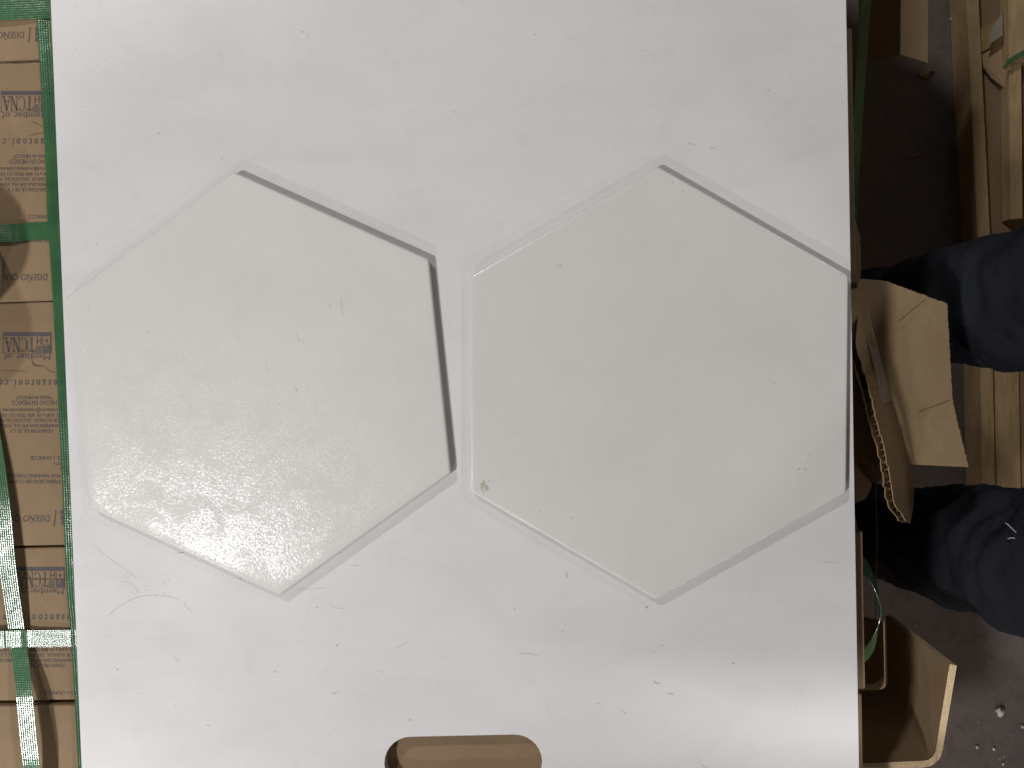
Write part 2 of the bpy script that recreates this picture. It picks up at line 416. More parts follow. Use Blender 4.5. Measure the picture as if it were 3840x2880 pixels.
# top carton shows only its slogan row at this end
def slogan(parent, dx, dy):
    V, Fc = [], []
    v, f = TM[-1]
    for u, h in v: V.append(at(186 - 188 * u + dx - 96, 1932 + 26 * h / CAP + dy, PZ))
    Fc += f
    obj('printed_line', V, Fc, INK, parent)
    V, Fc = [], []
    qs = [[(201, 1973), (207, 1913), (211, 1913), (205, 1973)]]
    for r in range(3):
        for c_ in range(2):
            x, y = 228 + c_ * 17, 1913 + r * 19.5
            qs.append(rect(x, y, x + 15, y + 16))
    for q in qs:
        b = len(V); V += [at(x + dx - 96, y + dy, PZ) for x, y in q]; Fc.append(list(range(b, b + len(q))))
    obj('printed_logo', V, Fc, INK, parent)
slogan(cartons[0], 0, -1813)

# cracks and creases in the cardboard
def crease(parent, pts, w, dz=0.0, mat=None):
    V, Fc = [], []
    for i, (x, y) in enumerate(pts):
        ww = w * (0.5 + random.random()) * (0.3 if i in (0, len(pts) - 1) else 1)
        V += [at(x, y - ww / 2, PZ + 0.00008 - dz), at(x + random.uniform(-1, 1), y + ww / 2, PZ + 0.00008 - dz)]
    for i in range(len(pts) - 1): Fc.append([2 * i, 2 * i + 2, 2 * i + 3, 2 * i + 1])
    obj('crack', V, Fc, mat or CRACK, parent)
crease(cartons[3], [(70, 2163), (90, 2168), (130, 2172), (180, 2172), (262, 2175)], 5, 0.0012)
crease(cartons[3], [(85, 2120), (83, 2140), (93, 2150)], 3, 0.0012)
crease(cartons[2], [(125, 1310), (118, 1340), (122, 1362), (132, 1370), (165, 1374)], 5, 0.0004)
crease(cartons[2], [(0, 1390), (60, 1391), (100, 1393)], 3, 0.0004)
crease(cartons[2], [(170, 1376), (185, 1392), (215, 1398)], 3, 0.0004)
crease(cartons[1], [(112, 440), (111, 400), (116, 370), (114, 330)], 3)
crease(cartons[1], [(112, 508), (130, 503), (160, 497)], 3); crease(cartons[1], [(115, 455), (135, 462), (168, 480)], 4)
crease(cartons[0], [(0, 236), (80, 236), (168, 232)], 2)

# stand-in tape roll, added out of view to cast the shadow on the cartons
def shadow_caster_roll(x, y, z, ro, ri, h):
    t = root('shadow_caster_roll', (x, y, z), 0, 'unseen tape roll added to cast a shadow, on the cartons just past the left photo edge', 'shadow caster')
    for nm, a, b, dz, m in (('tape', ro, ri + .003, 0, FILM), ('core', ri + .003, ri, .0005, CARD2)):
        V, Fc, n = [], [], 48
        for i in range(n):
            c, s_ = math.cos(2 * math.pi * i / n), math.sin(2 * math.pi * i / n)
            V += [(x + a * c, y + a * s_, z + dz), (x + a * c, y + a * s_, z + h - dz), (x + b * c, y + b * s_, z + h - dz), (x + b * c, y + b * s_, z + dz)]
        for i in range(n):
            p, q = 4 * i, 4 * ((i + 1) % n)
            Fc += [[p + k, q + k, q + (k + 1) % 4, p + (k + 1) % 4] for k in range(4)]
        obj(nm, V, Fc, m, t)
shadow_caster_roll(-0.4625, 0.074, BOX_Z + .0002, 0.050, 0.038, 0.048)

# ------------------------------------------------------------------ straps on the cartons
def strap(pts, wdir, label, width=0.0132, sub=6):
    o = ribbon('strap', pts, [wdir] * len(pts) if not isinstance(wdir, list) else wdir, width, 0.0005, STRAP, None, sub)
    return tag(o, label, 'strap', 'green straps round the tile cartons')
sz = BOX_Z + 0.0004
UP = PM @ Vector((0, 1, 0)); ACR = PM @ Vector((1, 0, 0))
strap([at(-700, 60, sz), at(-60, 40, sz + .0035), at(60, 36, sz + .003), at(190, 30, sz + .0006), at(420, 15, sz), at(1400, -20, sz)], UP,
      'embossed green strap across the top left corner of the photo', 0.0150)
strap([at(-700, 878, sz), at(-40, 876, sz + .002), at(60, 872, sz + .0016), at(120, 868, sz + .0004), at(225, 864, sz), at(420, 860, sz), at(1400, 825, sz)], UP,
      'embossed green strap above the second slogan, level with the top of the left tile', 0.0136)
strap([at(-700, 2400, sz), at(-60, 2398, sz + .005), at(20, 2397, sz + .0048), at(70, 2396, sz + .0048), at(130, 2395, sz + .0026), at(290, 2392, sz + .0006), at(420, 2388, sz), at(1400, 2340, sz)], UP,
      'silvery glittering green strap crossing over the upright strap at lower left', 0.0133)
strap([at(78, -2300, sz), at(165, -120, sz), at(172, 30, sz - .0001), at(206, 600, sz), at(212, 800, sz - .0001), at(226, 1000, sz), at(248, 1400, sz), at(268, 1800, sz), at(285, 2200, sz), at(300, 2376, sz - .0001), at(330, 2900, sz), at(340, 3100, sz), at(396, 4500, sz)], ACR + Vector((0, 0, -.22)),
      'long green strap running down beside and under the left edge of the white board', 0.0132)
strap([at(-110, 1150, sz), at(-85, 1350, sz + .001), at(-25, 1660, sz + .003), at(8, 1900, sz + .005), at(30, 2130, sz + .0055), at(58, 2330, sz + .003), at(66, 2396, sz + .0022), at(78, 2480, sz + .005), at(95, 2640, sz + .011), at(108, 2780, sz + .013), at(122, 2900, sz + .012), at(160, 3200, sz + .004), at(184, 3500, sz), at(224, 4500, sz)], ACR,
      'loose green strap running up and down at lower left, passing under the glittering strap', 0.0128)

# ------------------------------------------------------------------ white board with a hand hole
b_tl, b_bl, b_tr, b_br = at(191, 0), at(307, 2880), at(3171.7, 0), at(3220.3, 2880)
def along(p, q, t): return p + (q - p) * t
outer = [along(b_tl, b_bl, -0.25), along(b_tl, b_bl, 1.075), along(b_tr, b_br, 1.075), along(b_tr, b_br, -0.25)]
T_B = 0.0106
def slot_outline(n=14):
    a, b = at(1543, 2864), at(1931, 2856); r = 0.0208
    d = (b - a).normalized(); w = Vector((-d.y, d.x, 0)); pts = []
    for c, s in ((a, -1), (b, 1)):
        for k in range(n + 1):
            t = -math.pi / 2 + math.pi * k / n
            pts.append(c + d * s * r * math.cos(t) + w * s * r * math.sin(t))
    return pts
def board():
    cu = bpy.data.curves.new('b', 'CURVE'); cu.dimensions = '2D'; cu.fill_mode = 'BOTH'
    cu.extrude = T_B / 2 - 0.0003; cu.bevel_depth = 0.0003; cu.bevel_resolution = 1
    for pts in (outer, slot_outline()):
        sp = cu.splines.new('POLY'); sp.points.add(len(pts) - 1); sp.use_cyclic_u = True
        for p, q in zip(sp.points, pts): p.co = (q.x, q.y, 0, 1)
    to = bpy.data.objects.new('b', cu); COL.objects.link(to)
    me = bpy.data.meshes.new_from_object(to.evaluated_get(bpy.context.evaluated_depsgraph_get()))
    bpy.data.objects.remove(to); bpy.data.curves.remove(cu)
    me.transform(Matrix.Translation((0, 0, -T_B / 2))); me.name = 'board'
    me.materials.clear()
    r = root('white_board', (0, 0, -T_B), PAL, 'large white laminate board with a rounded hand hole, carrying both hexagonal tiles', 'board')
    o = link('board_panel', me, [LAM, CORE], r)
    for p in me.polygons: p.material_index = 0 if abs(p.normal.z) > 0.3 else 1
    return r
BOARD = board()
# specks, hairs and scuffs on the laminate
def marks(name, parent, items, z, mat):
    V, Fc = [], []
    for it in items:
        z += 1.5e-7
        if it[0] == 'dot':
            _, x, y, r = it; r *= 0.8; k = random.randint(5, 8); b = len(V); a0 = random.random() * 6; st = random.uniform(0.5, 1)
            for i in range(k):
                a = a0 + 2 * math.pi * i / k; rr = r * random.uniform(0.6, 1.2)
                V.append(at(x + rr * math.cos(a), y + rr * st * math.sin(a), z))
            Fc.append(list(range(b, b + k)))
        else:
            _, pts, w = it; b = len(V); n = len(pts)
            for i, (x, y) in enumerate(pts):
                p0, p1 = pts[max(i - 1, 0)], pts[min(i + 1, n - 1)]
                d = Vector((p1[0] - p0[0], p1[1] - p0[1])).normalized(); ww = w * (0.25 if i in (0, n - 1) else random.uniform(0.7, 1.2)) / 2
                V += [at(x - d.y * ww, y + d.x * ww, z), at(x + d.y * ww, y - d.x * ww, z)]
            Fc += [[b + 2 * i, b + 2 * i + 1, b + 2 * i + 3, b + 2 * i + 2] for i in range(n - 1)]
    return tag(obj(name, V, Fc, mat, parent), kind='stuff')
def arc(x0, y0, x1, y1, bend, n=9):
    r = []
    for i in range(n):
        t = i / (n - 1); s = bend * 4 * t * (1 - t); dx, dy = x1 - x0, y1 - y0; L = math.hypot(dx, dy)
        r.append((x0 + dx * t - dy / L * s, y0 + dy * t + dx / L * s))
    return r
rb = random.Random(3)
it = []
for (x, y, r) in ((290, 17, 3), (376, 11, 3.5), (364, 245, 3), (394, 224, 4), (336, 310, 2.5), (306, 400, 4), (363, 915, 4), (595, 500, 5), (1135, 120, 6), (2005, 130, 5), (2420, 190, 4), (2850, 410, 4),
                  (2881, 340, 6), (1030, 2520, 5), (1430, 2520, 4), (1930, 2283, 4), (2110, 2368, 4), (2484, 2420, 4), (2750, 2487, 5), (2990, 2652, 4), (3067, 2250, 4), (2425, 2277, 6), (440, 2510, 5), (520, 2600, 3), (780, 2720, 4), (690, 2180, 4),
                  (1540, 2700, 7), (900, 2170, 4), (1190, 2278, 5), (1265, 2420, 5), (3100, 1000, 3), (2700, 130, 4), (1700, 420, 4), (1640, 190, 3), (1250, 300, 3), (830, 596, 4), (955, 590, 4), (1025, 669, 4)):
    it.append(('dot', x, y, r))
for _ in range(16):
    it.append(('dot', rb.uniform(260, 3170), rb.choice([rb.uniform(10, 560), rb.uniform(2260, 2860)]), rb.uniform(1.0, 2.4)))
marks('dirt_speck', BOARD, it, 0.00006, DARKSPECK)
it = [('l', arc(405, 2310, 675, 2250, -45, 16), 2.2), ('l', arc(345, 2040, 520, 2170, 4, 8), 1.6), ('l', arc(655, 2075, 700, 2070, 0, 4), 3),
      ('l', arc(450, 2180, 520, 2230, -18, 8), 1.5), ('l', arc(690, 2250, 720, 2290, 10, 6), 1.8), ('l', arc(1310, 2120, 1352, 2117, 3, 5), 2.5),
      ('l', arc(1235, 2265, 1300, 2280, 8, 7), 1.6), ('l', arc(1110, 2210, 1230, 2203, 2, 6), 1.4), ('l', arc(2578, 536, 2612, 542, 1, 4), 3.5), ('l', arc(2662, 553, 2685, 558, 0, 4), 4),
      ('l', arc(1150, 120, 1160, 150, 2, 4), 2), ('l', arc(1940, 2452, 2020, 2460, -6, 8), 3), ('l', arc(2450, 2550, 2480, 2560, 8, 6), 6), ('l', arc(2500, 2600, 2530, 2603, 0, 4), 5),
      ('l', arc(2235, 2640, 2260, 2645, -4, 5), 4), ('l', arc(2330, 2660, 2350, 2675, 3, 5), 4), ('l', arc(2805, 2746, 2818, 2756, 3, 4), 4), ('l', arc(2620, 2840, 2650, 2880, 8, 6), 3), ('l', arc(2125, 2140, 2130, 2170, 3, 5), 5),
      ('l', arc(1240, 2600, 1275, 2590, 4, 5), 3), ('l', arc(3060, 2095, 3140, 2110, 4, 6), 2), ('l', arc(1480, 2430, 1530, 2405, 4, 6), 2)]
for _ in range(14):
    x, y = rb.uniform(280, 3120), rb.choice([rb.uniform(20, 540), rb.uniform(2280, 2830)]); a = rb.uniform(0, 6.3); L = rb.uniform(10, 46)
    it.append(('l', arc(x, y, x + L * math.cos(a), y + L * math.sin(a), rb.uniform(-6, 6), 5), rb.uniform(1, 2.4)))
for _ in range(60):   # grubby patch at lower left
    x, y = rb.gauss(540, 55), rb.gauss(2205, 22); it.append(('dot', x, y, rb.uniform(1, 4)))
marks('scuff', BOARD, it, 0.00005, GRIME)

# ------------------------------------------------------------------ the two hexagonal tiles
TH = 0.0077
def hex_ring(c, R, ang, inset, rc, z, n=5):
    R = R - inset / math.cos(math.pi / 6); pts = []
    for k in range(6):
        a = ang - math.pi / 3 * k; v = Vector((math.cos(a), math.sin(a)))
        cc = v * (R - rc / math.cos(math.pi / 6))
        for i in range(n):
            t = a + math.pi / 6 - math.pi / 3 * i / (n - 1)
            pts.append(Vector((c[0] + cc.x + rc * math.cos(t), c[1] + cc.y + rc * math.sin(t), z)))
    return pts
def loft(rings):
    V, Fc = [], []
    n = len(rings[0])
    for r in rings: V += r
    for k in range(len(rings) - 1):
        for i in range(n): Fc.append([k * n + i, k * n + (i + 1) % n, (k + 1) * n + (i + 1) % n, (k + 1) * n + i])
    return V, Fc, n
def tile(c, R, ang, glaze, label, z0=0.0002):
    r = root('hexagonal_tile', (c[0], c[1], z0), ang - math.pi / 2, label, 'tile', 'white hexagonal tiles on the board')
    V, Fc, n = loft([hex_ring(c, R, ang, 0.0016, .003, z0), hex_ring(c, R, ang, 0.0005, .003, z0 + .001), hex_ring(c, R, ang, 0.0004, .003, z0 + .0056)])
    Fc += [list(range(n)), list(range(2 * n, 3 * n))]
    obj('tile_body', V, Fc, BISQ, r)
    prof = [(0.0002, .0050), (0.0, .0056)]
    for k in range(1, 9):
        t = math.pi / 2 * k / 8; prof.append((0.0021 * (1 - math.cos(t)), .0056 + .0021 * math.sin(t)))
    prof += [(0.0035, TH + .00002), (0.0075, TH + .00006), (0.02, TH + .0001)]
    rings = [hex_ring(c, R, ang, i, max(.0025, .0035 - i), z0 + z) for i, z in prof]
    V, Fc, n = loft(rings); Fc.append(list(range((len(rings) - 1) * n, len(rings) * n)))
    g = obj('glazed_face', V, Fc, glaze, r, True)
    at_ = g.data.attributes.new('inland', 'FLOAT', 'POINT')
    for k in range(len(V)): at_.data[k].value = 1.0 if k >= (len(rings) - 2) * n else 0.0
    return r
R_T = 0.1585
TL = tile((-0.20724, -0.01393), R_T, rad(95.82), GLZ_L, 'left hexagonal tile, turned slightly, with a sparkling sheen over its lower corner')
TR = tile((0.08842, -0.01330), R_T, rad(90.0), GLZ_R, 'right hexagonal tile, touching the board edge, with an olive smear at its lower left')
TZ = 0.0002 + TH + .00016
def blot(x, y, rx, ry, k=14, j=0.35):
    a0 = random.random() * 6
    return [(x + rx * math.cos(a0 + 2 * math.pi * i / k) * random.uniform(1 - j, 1 + j), y + ry * math.sin(a0 + 2 * math.pi * i / k) * random.uniform(1 - j, 1 + j)) for i in range(k)]
def blots(name, parent, polys, z, mat):
    V, Fc = [], []
    for q in polys:
        z += 3e-6; b = len(V); V += [at(x, y, z) for x, y in q]; Fc.append(list(range(b, b + len(q))))
    return tag(obj(name, V, Fc, mat, parent), kind='stuff')
it = []
for x, y, r in ((2100, 992, 4), (2105, 1003, 4), (2092, 998, 3), (2140, 1048, 3), (2522, 685, 4), (2560, 716, 5), (3155, 1029, 4), (2905, 1438, 3), (2800, 1175, 3), (3000, 1758, 4), (3033, 1709, 4), (3027, 1733, 3), (2996, 1759, 4), (3051, 1865, 3), (2496, 2144, 4), (2142, 1942, 4), (2158, 2013, 3), (2270, 1520, 3), (2400, 905, 3), (2330, 1700, 3), (2025, 1919, 3)):
    it.append(('dot', x, y, r))
for _ in range(40): it.append(('dot', rb.uniform(1850, 3100), rb.uniform(1050, 1850), rb.uniform(1, 2.2)))
it.append(('l', arc(3014, 1753, 3026, 1766, 0, 4), 2.5))
marks('dirt_speck', TR, it, TZ, DARKSPECK)
sm = [[(1806, 1838), (1800, 1826), (1806, 1812), (1812, 1799), (1819, 1803), (1822, 1815), (1830, 1822), (1833, 1834), (1824, 1843), (1818, 1832), (1812, 1830)]]
for _ in range(16): sm.append(blot(1815 + rb.gauss(0, 9), 1822 + rb.gauss(0, 11), rb.uniform(1.5, 4), rb.uniform(1.5, 4), 7))
blots('smear', TR, sm, TZ + .00002, STAIN)
it = []
for x, y, r in ((555, 1246, 4), (951, 711, 4), (285, 1148, 5), (330, 1150, 5), (300, 1315, 5), (1045, 1517, 5), (1170, 1918, 3), (1030, 1440, 3), (1440, 1300, 3), (1110, 1463, 4)):
    it.append(('dot', x, y, r))
for _ in range(40): it.append(('dot', rb.uniform(420, 1500), rb.uniform(900, 1700), rb.uniform(1, 2.2)))
for a in ((1113, 1250, 1123, 1283, 1), (1128, 1268, 1140, 1290, 1), (1280, 1120, 1288, 1180, 4), (1108, 1450, 1118, 1468, 1), (996, 1350, 1010, 1392, 3), (1235, 1135, 1244, 1160, 2)):
    it.append(('l', arc(*a, 5), 2.2))
marks('scuff', TL, it, TZ, GRIME)

# ------------------------------------------------------------------ right of the pallet
def jag(p, q, n, amp, z0, z1):
    """Points from pixel p to pixel q with a torn, irregular course."""
    r = []
    for i in range(n):
        t = i / n; dx, dy = q[0] - p[0], q[1] - p[1]; L = math.hypot(dx, dy); s = random.uniform(-amp, amp)
        r.append(at(p[0] + dx * t - dy / L * s, p[1] + dy * t + dx / L * s, z0 + (z1 - z0) * t))
    return r
# large torn flap
f1 = root('cardboard_flap', at(3300, 1400, -0.15), 0, 'large torn piece of brown cardboard sticking out right of the board', 'cardboard')
zl, zr = -0.085, -0.125
A, B, C_, D_, E_, G_, H_ = (3215, 1045), (3310, 1050), (3552, 1138), (3572, 1500), (3632, 1752), (3425, 1742), (3200, 1735)
zf = lambda p: zl + (zr - zl) * (p.x - .262) / (.382 - .262)
edge_top = jag(B, C_, 40, 2.2, zl - .012, zr); edge_r1 = jag(C_, D_, 55, 1.8, zr, zr - .004); edge_r2 = jag(D_, E_, 40, 2.2, zr - .004, zr - .006)
fp = [at(*A, zl)] + edge_top + edge_r1 + edge_r2 + [at(*E_, zr - .006), at(*G_, zr + .012), at(*H_, zl)]
cz = Vector((0, 0, CAM_Z))
def on_plane(p):
    d = p - cz; a = (zr - zl) / .12                     # slide along the ray onto z = zl + a (x - 0.262)
    t = (zl - a * .262 - cz.z) / (d.z - a * d.x)
    return cz + d * t
sheet('flap_panel', [on_plane(p) for p in fp], 0.0042, CARD2, f1, Vector((-(zr - zl) / .12, 0, 1)).normalized())
for q in ([(3365, 1213), (3420, 1165), (3470, 1125)], [(3440, 1552), (3500, 1525), (3568, 1498)]):
    V, Fc = [], []
    for (x, y) in q:
        t = (x - 3250) / 320; z = zl + (zr - zl) * min(1, max(0, t)) + .0045
        V += [at(x, y - 1.6, z), at(x, y + 1.6, z)]
    obj('crease', V, [[0, 2, 3, 1], [2, 4, 5, 3]], m_plain('pressed_fold', (0.27, 0.18, 0.105), 0.8), f1)

# narrow corrugated flap with its torn edge up
f2 = root('corrugated_flap', at(3300, 1500, -0.06), 0, 'narrow torn corrugated flap beside the board edge with its fluted edge up', 'cardboard')
Lp = [(3208, 1262), (3212, 1300), (3226, 1350), (3250, 1425), (3270, 1500), (3290, 1585), (3312, 1660), (3328, 1740), (3342, 1820), (3352, 1890), (3398, 1955)]
Rp = [(3228, 1085), (3262, 1180), (3286, 1290), (3312, 1400), (3346, 1500), (3376, 1600), (3402, 1690), (3418, 1770), (3428, 1830), (3425, 1900), (3414, 1962)]
zL = lambda i: -0.030 - 0.002 * i
zR = lambda i: -0.075 - 0.003 * i
def dense(P, zf, k, amp):
    r = []
    for i in range(len(P) - 1):
        for j in range(k):
            t = j / k; s = random.uniform(-amp, amp)
            r.append(at(P[i][0] + (P[i + 1][0] - P[i][0]) * t + s, P[i][1] + (P[i + 1][1] - P[i][1]) * t + random.uniform(-amp, amp), zf(i + t)))
    r.append(at(*P[-1], zf(len(P) - 1))); return r
up_l, up_r = dense(Lp, zL, 6, 3.0), dense(Rp, zR, 6, 0)
nrm = Vector((0.62, 0.1, 0.78)).normalized(); TH_C = 0.0046
def two_skin(name, la, ra, off):
    n = len(la); V = [p - nrm * off for p in la] + [p - nrm * off for p in ra]
    V += [p - nrm * 0.0006 for p in V]
    Fc = []
    for i in range(n - 1):
        Fc += [[i, i + 1, n + i + 1, n + i], [2 * n + i, 3 * n + i, 3 * n + i + 1, 2 * n + i + 1], [i, 2 * n + i, 2 * n + i + 1, i + 1], [n + i, n + i + 1, 3 * n + i + 1, 3 * n + i]]
    Fc += [[0, n, 3 * n, 2 * n], [n - 1, 3 * n - 1, 4 * n - 1, 2 * n - 1]]
    return obj(name, V, Fc, CARD2, f2)
two_skin('outer_liner', up_l, up_r, 0.0)
low_l = dense([(x - random.uniform(2, 9), y) for x, y in Lp], zL, 6, 4.0)
two_skin('inner_liner', low_l, up_r, TH_C)
V, Fc = [], []
m = 190
for i in range(m + 1):
    s = i / m * (len(up_l) - 1); k = min(int(s), len(up_l) - 2); t = s - k
    p = up_l[k].lerp(up_l[k + 1], t) - nrm * (TH_C * (0.55 + (0.42 * math.sin(i * 1.05 + 1.5 * noise.noise(Vector((i * .11, 0, 0))))) * (0.75 + 0.5 * noise.noise(Vector((i * .23, 5, 0)))))); q = up_r[k].lerp(up_r[k + 1], t)
    V += [p, p.lerp(q - nrm * TH_C * .5, 0.35)]
    if i: Fc.append([2 * i - 2, 2 * i, 2 * i + 1, 2 * i - 1])
obj('fluting', V, Fc, CARD2, f2)
tp = [up_l[8].lerp(up_r[8], .55), up_l[8].lerp(up_r[8], .95), up_l[26].lerp(up_r[24], .95), up_l[26].lerp(up_r[24], .45)]
sheet('tape_strip', [p + nrm * .0006 for p in tp], 0.0003, FILM, f2, nrm)
sheet('upper_tab', [at(3186, 1090, -.05), at(3222, 1078, -.05), at(3238, 1120, -.055), at(3286, 1300, -.07), at(3215, 1290, -.045), at(3206, 1262, -.04), at(3186, 1180, -.045)], 0.004, CARD2, f2)

# scraps of carton showing past the board edge
def scrap(px, z, label, mat=CARD, th=0.0035):
    pts = []
    for i, (x, y) in enumerate(px):
        x2, y2 = px[(i + 1) % len(px)]
        k = max(2, int(math.hypot(x2 - x, y2 - y) / 25))
        for j in range(k): pts.append(at(x + (x2 - x) * j / k + random.uniform(-1.5, 1.5), y + (y2 - y) * j / k + random.uniform(-1.5, 1.5), z if not isinstance(z, tuple) else z[0] + (z[1] - z[0]) * ((x - 3150) / 130)))
    return tag(sheet('cardboard_scrap', pts, th, mat), label, 'cardboard')
scrap([(3130, 820), (3205, 815), (3226, 880), (3229, 1000), (3224, 1062), (3130, 1050)], -.030, 'dark brown scrap of carton past the board edge at the right tile\'s upper corner')
scrap([(3120, 1405), (3225, 1400), (3262, 1440), (3275, 1480), (3120, 1490)], -.10, 'shadowed carton layer poking out beside the middle of the narrow flap')
scrap([(3120, 1500), (3225, 1500), (3240, 1560), (3236, 1740), (3275, 1748), (3268, 1830), (3246, 1870), (3200, 1890), (3120, 1880)], -.13, 'ragged dark carton edge below the narrow flap, right of the right tile')
scrap([(3140, 1880), (3200, 1895), (3218, 1985), (3234, 2080), (3232, 2180), (3212, 2420), (3208, 2700), (3140, 2700)], -.022, 'worn greyish carton rim beside the board edge at lower right')

# dark strap hanging down the side of the stack, the thin one and the loop
st = [at(3262, -160, -.10), at(3246, 20, -.12), at(3226, 300, -.17), at(3206, 640, -.21), at(3196, 930, -.26), at(3188, 1150, -.30)]
strap(st, Vector((1, 0.1, -.5)), 'dark green strap slanting down in the shade at the top right of the board', 0.0125)
st = [at(3276, 1690, -.16), at(3282, 1790, -.18), at(3285, 1900, -.19), at(3288, 2050, -.20), at(3284, 2220, -.2), at(3280, 2400, -.24), at(3258, 2560, -.30)]
strap(st, Vector((.35, 0, -1)), 'thin dark strap seen edge on, hanging past the narrow flap', 0.008)
lp = [at(3120, 2055, -.03), at(3200, 2085, -.028), at(3245, 2128, -.03), at(3283, 2200, -.034), at(3300, 2280, -.038), at(3293, 2350, -.038), at(3266, 2425, -.034), at(3222, 2470, -.03), at(3120, 2500, -.028)]
wd = [Vector((0, .5, -1)), Vector((0.1, .8, -.8)), Vector((.6, .5, -.7)), Vector((.5, .15, -1)), Vector((.3, 0, -1)), Vector((.5, -.2, -1)), Vector((.5, -.8, -.5)), Vector((.15, -1, -.25)), Vector((0, -1, -.1))]
tag(ribbon('strap', lp, wd, 0.0125, 0.0005, STRAP, None, 8), 'bright green strap bulging out in a loop above the edge protector', 'strap', 'green straps round the tile cartons')

# upright kraft edge protector at the lower right corner
ep = root('edge_protector', at(3480, 2840, -.22), 0, 'upright brown kraft edge protector with a pale cut edge at the lower right corner', 'edge protector')
def lprofile(tip, cor, end, z, th, n=7):
    """Inner and outer outline of an L with a rounded corner, all in pixels at level z."""
    T, Cn, En = at(*tip, z), at(*cor, z), at(*end, z)
    d1, d2 = (T - Cn).normalized(), (En - Cn).normalized(); r = 0.010
    inn = [T]
    a, b = Cn + d1 * r, Cn + d2 * r
    for i in range(n + 1):
        t = i / n; inn.append(a * (1 - t) ** 2 + Cn * 2 * t * (1 - t) + b * t ** 2)
    inn.append(En)
    out = []
    for i, p in enumerate(inn):
        d = (inn[min(i + 1, len(inn) - 1)] - inn[max(i - 1, 0)]).normalized(); out.append(p + Vector((-d.y, d.x, 0)) * th)
    return inn, out
zt, zb = -.08, -.225
i1, o1 = lprofile((3560, 2490), (3500, 2850), (3080, 2868), zt, 0.0058)
i2, o2 = lprofile((3322, 2308), (3328, 2585), (3060, 2600), zb, 0.0058)
n = len(i1)
V = i1 + i2 + o1 + o2
Fc = [[i, i + 1, n + i + 1, n + i] for i in range(n - 1)]
obj('inner_face', i1 + i2, Fc, KRAFT, ep, True)
Fc = [[i, i + 1, n + i + 1, n + i] for i in range(n - 1)] + [[0, n, 3 * n, 2 * n]]
obj('outer_face', o1 + o2, [[i, i + 1, n + i + 1, n + i] for i in range(n - 1)], KRAFT, ep, True)
obj('side_rim', [i1[0], i2[0], o2[0], o1[0]], [[0, 1, 2, 3]], CUT, ep)
V, Fc = [], []
for k in range(n):
    for j in range(4): V.append(i1[k].lerp(o1[k], j / 3) + Vector((0, 0, .0006 + random.uniform(-.0005, .0005))))
V2, m4 = V, 4
Fc = [[k * 4 + j, k * 4 + j + 1, k * 4 + 5 + j, k * 4 + 4 + j] for k in range(n - 1) for j in range(3)]
obj('cut_edge', V, Fc, CUT, ep)
V = i2 + o2; Fc = [[i, i + 1, n + i + 1, n + i] for i in range(n - 1)]
obj('lower_edge', V, Fc, CUT, ep)

# second protector lying ridge up in the shade at the top
er = root('edge_protector', at(3360, -120, -.36), 0, 'dark roof shaped edge protector lying ridge up at the top edge, beside the board', 'edge protector')
def vsheet(zr, zs, th):
    a = [at(3226, -700, zs - .0), at(3386, -700, zr), at(3482, -700, zs + .02)]
    b = [at(3228, 236, zs), at(3376, 204, zr), at(3480, 236, zs + .02)]
    V = []
    for q in (a, b):
        mid = [q[0], q[0].lerp(q[1], .9), q[1].lerp(q[1], .5), q[1].lerp(q[2], .14), q[2]]
        V += mid
    V += [p - Vector((0, 0, th)) for p in V]
    Fc = [[i, i + 1, 6 + i, 5 + i] for i in range(4)] + [[10 + i, 15 + i, 16 + i, 11 + i] for i in range(4)]
    Fc += [[5 + i, 6 + i, 16 + i, 15 + i] for i in range(4)] + [[i, 10 + i, 11 + i, i + 1] for i in range(4)] + [[0, 5, 15, 10], [4, 14, 19, 9]]
    return V, Fc
V, Fc = vsheet(-.315, -.355, .005)
obj('angle_board', V, Fc, KRAFT, er)

# neighbouring crate, far down on the floor
cr = root('wooden_crate', at(3730, 900, FLOOR_Z), 0, 'low wooden pallet crate lined with brown cardboard on the floor at the right', 'crate')
def plank(name, p0, p1, w_px, z, th, parent, mat=WOOD):
    a, b = at(*p0, z), at(*p1, z); d = (b - a).normalized(); s = Vector((-d.y, d.x, 0)) * (w_px * (CAM_Z - z) / F_PX / 2)
    return sheet(name, [a - s, b - s, b + s, a + s], th, mat, parent, Vector((0, 0, 1)))
zc = -0.700
plank('side_board', (3634, -260), (3690, 900), 44, zc, .048, cr)
plank('side_board', (3690, 902), (3712, 2050), 46, zc, .048, cr)
plank('slat', (3806, 236), (3812, 820), 44, zc - .004, .022, cr)
plank('slat', (3818, -260), (3822, 234), 74, zc + .004, .022, cr)
plank('slat', (3905, -260), (3925, 2050), 60, zc - .004, .022, cr)
plank('slat', (3772, 1380), (3784, 2050), 92, zc - .016, .02, cr)
sheet('cardboard_lining', [at(3640, -260, zc - .03), at(3960, -260, zc - .03), at(3990, 2050, zc - .03), at(3720, 2050, zc - .03)], .004, CARD, cr)
plank('cross_piece', (3636, 172), (3778, 100), 78, zc - .012, .016, cr, m_plain('pale_yellow_wood', (0.36, 0.26, 0.10), 0.8, 0.25, 30))
sheet('torn_paper', [at(3715, 112, zc + .006), at(3758, 48, zc + .006), at(3762, 130, zc + .006), at(3700, 172, zc + .004)], .0006, m_plain('greyish_paper', (0.34, 0.29, 0.23), .8), cr)
sheet('lining_flap', [at(3645, 192, zc - .018), at(3775, 128, zc - .014), at(3788, 345, zc - .014), at(3715, 290, zc - .02)], .003, CARD2, cr)
tag(ribbon('strap', [at(3770, 240, zc + .012), at(3810, 215, zc + .013), at(3900, 165, zc + .012)], [Vector((.4, 1, 0))] * 3, .013, .0006, STRAP, None, 3), 'short green strap across the crate corner at the far right', 'strap', 'green straps round the tile cartons')

